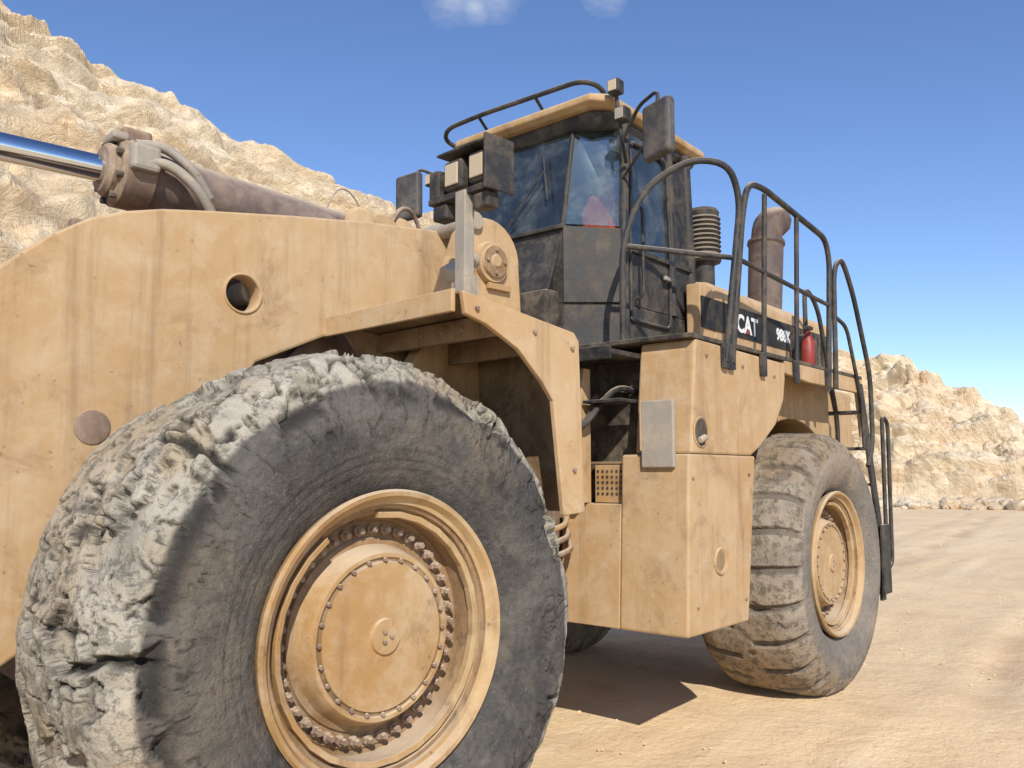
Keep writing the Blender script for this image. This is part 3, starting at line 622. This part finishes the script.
def rocks(name,items,mat):
    vs=[];fs=[]
    bm=bmesh.new(); bmesh.ops.create_icosphere(bm,subdivisions=2,radius=1); bv=[v.co.copy() for v in bm.verts]; bf=[tuple(v.index for v in f.verts) for f in bm.faces]; bm.free()
    for (x,y,z,s) in items:
        b=len(vs); o=Vector((random.random()*50,random.random()*50,0)); sc=(1,random.uniform(.6,1),random.uniform(.45,.8)); a=random.random()*6.28
        for v in bv:
            k=s*(1+.45*noise.noise(v*1.3+o)); p=Vector((v.x*sc[0],v.y*sc[1],v.z*sc[2]))*k
            vs.append((x+p.x*math.cos(a)-p.y*math.sin(a),y+p.x*math.sin(a)+p.y*math.cos(a),z+p.z))
        fs+=[tuple(b+i for i in f) for f in bf]
    me=bpy.data.meshes.new(name); me.from_pydata(vs,[],fs); add(name,me,mat,None)
it=[]
for _ in range(1100):
    r=random.random()**1.5*26+2; a=R_(random.uniform(-12,55)); s=random.choice([.005,.006,.008,.008,.012])*random.uniform(.7,1.3)*(1+r*.03)
    it.append((CX+r*math.cos(a)+0,CY+r*math.sin(a),s*.1,s))
rocks('gravel',it,SAND)
it=[]
for _ in range(420):
    r=random.uniform(47,58); a=R_(random.uniform(2,28)); s=random.choice([.12,.2,.3,.5])*random.uniform(.6,1.3)
    it.append((CX+r*math.cos(a),CY+r*math.sin(a),s*.2,s))
for _ in range(260):
    r=random.uniform(24,34); az=random.uniform(44,76); s=random.choice([.25,.4,.6])*random.uniform(.6,1.2)
    v=(r-13)/19; H=1.68+32*np.interp(az,[45,72],[.275,.45])
    it.append((CX+r*math.cos(R_(az)),CY+r*math.sin(R_(az)),H*min(1,max(v,0))**.9+.2,s))
rocks('boulders',it,ROCK)

# ---------------------------------------------------------------- light, sky
SUN=Vector((-.95,-1.02,1.0)).normalized(); el=math.asin(SUN.z); az=math.atan2(SUN.x,SUN.y)
ld=bpy.data.lights.new('sun','SUN'); ld.energy=5.0; ld.angle=R_(.5); ld.color=(1,.95,.87)
lo=bpy.data.objects.new('sun',ld); scene.collection.objects.link(lo); lo.rotation_euler=(-SUN).to_track_quat('-Z','Y').to_euler()
w=bpy.data.worlds.new('World'); scene.world=w; w.use_nodes=True; nt=w.node_tree; bg=nt.nodes['Background']
sk=nt.nodes.new('ShaderNodeTexSky'); sk.sky_type='NISHITA'; sk.sun_disc=False; sk.sun_elevation=el; sk.sun_rotation=az%(2*math.pi)
sk.altitude=800; sk.air_density=1.0; sk.dust_density=.2; sk.ozone_density=3.2
hs=nt.nodes.new('ShaderNodeHueSaturation'); hs.inputs['Hue'].default_value=.508; hs.inputs['Saturation'].default_value=1.08; hs.inputs['Value'].default_value=1.17; nt.links.new(sk.outputs[0],hs.inputs['Color'])
tc=nt.nodes.new('ShaderNodeTexCoord')
nz=nt.nodes.new('ShaderNodeTexNoise'); nz.inputs['Scale'].default_value=16; nz.inputs['Detail'].default_value=6; nz.inputs['Roughness'].default_value=.65
mp=nt.nodes.new('ShaderNodeMapping'); mp.inputs['Scale'].default_value=(1,1,2.2); nt.links.new(tc.outputs['Generated'],mp.inputs[0]); nt.links.new(mp.outputs[0],nz.inputs['Vector'])
def cdir(u,v):
    s=(u-512)/861;t=(384-v)/861;d=.9945-.1045*t;h=.1045+.9945*t
    return Vector((.643*s+.766*d,-.766*s+.643*d,h)).normalized()
prev=None
for (u,v,rad) in ((450,-4,.055),(500,-8,.05),(605,-14,.05),(475,6,.035)):
    vm=nt.nodes.new('ShaderNodeVectorMath'); vm.operation='DISTANCE'; nt.links.new(tc.outputs['Generated'],vm.inputs[0]); vm.inputs[1].default_value=cdir(u,v)
    mr=nt.nodes.new('ShaderNodeMapRange'); mr.inputs[1].default_value=0; mr.inputs[2].default_value=rad; mr.inputs[3].default_value=1; mr.inputs[4].default_value=0
    nt.links.new(vm.outputs['Value'],mr.inputs[0])
    if prev is None: prev=mr.outputs[0]
    else:
        mm=nt.nodes.new('ShaderNodeMath'); mm.operation='MAXIMUM'; nt.links.new(prev,mm.inputs[0]); nt.links.new(mr.outputs[0],mm.inputs[1]); prev=mm.outputs[0]
ad=nt.nodes.new('ShaderNodeMath'); ad.operation='MULTIPLY'; nt.links.new(prev,ad.inputs[0]); nt.links.new(nz.outputs['Fac'],ad.inputs[1])
mr=nt.nodes.new('ShaderNodeMapRange'); mr.inputs[1].default_value=.18; mr.inputs[2].default_value=.6; mr.inputs[3].default_value=0; mr.inputs[4].default_value=.55; nt.links.new(ad.outputs[0],mr.inputs[0])
mx=nt.nodes.new('ShaderNodeMix'); mx.data_type='RGBA'; nt.links.new(mr.outputs[0],mx.inputs[0]); nt.links.new(hs.outputs[0],mx.inputs[6]); mx.inputs[7].default_value=(5.0,5.4,6.0,1)
nt.links.new(mx.outputs[2],bg.inputs['Color']); bg.inputs['Strength'].default_value=.145
# ---------------------------------------------------------------- camera
cd=bpy.data.cameras.new('camera'); co=bpy.data.objects.new('camera',cd); scene.collection.objects.link(co); scene.camera=co
co.location=(CX,CY,1.68); co.rotation_euler=(R_(96),0,R_(-50)); cd.lens=36*861/1024; cd.sensor_width=36; cd.clip_end=3000; cd.clip_start=.05
scene.view_settings.view_transform='Standard'; scene.view_settings.look='None'; scene.view_settings.exposure=0
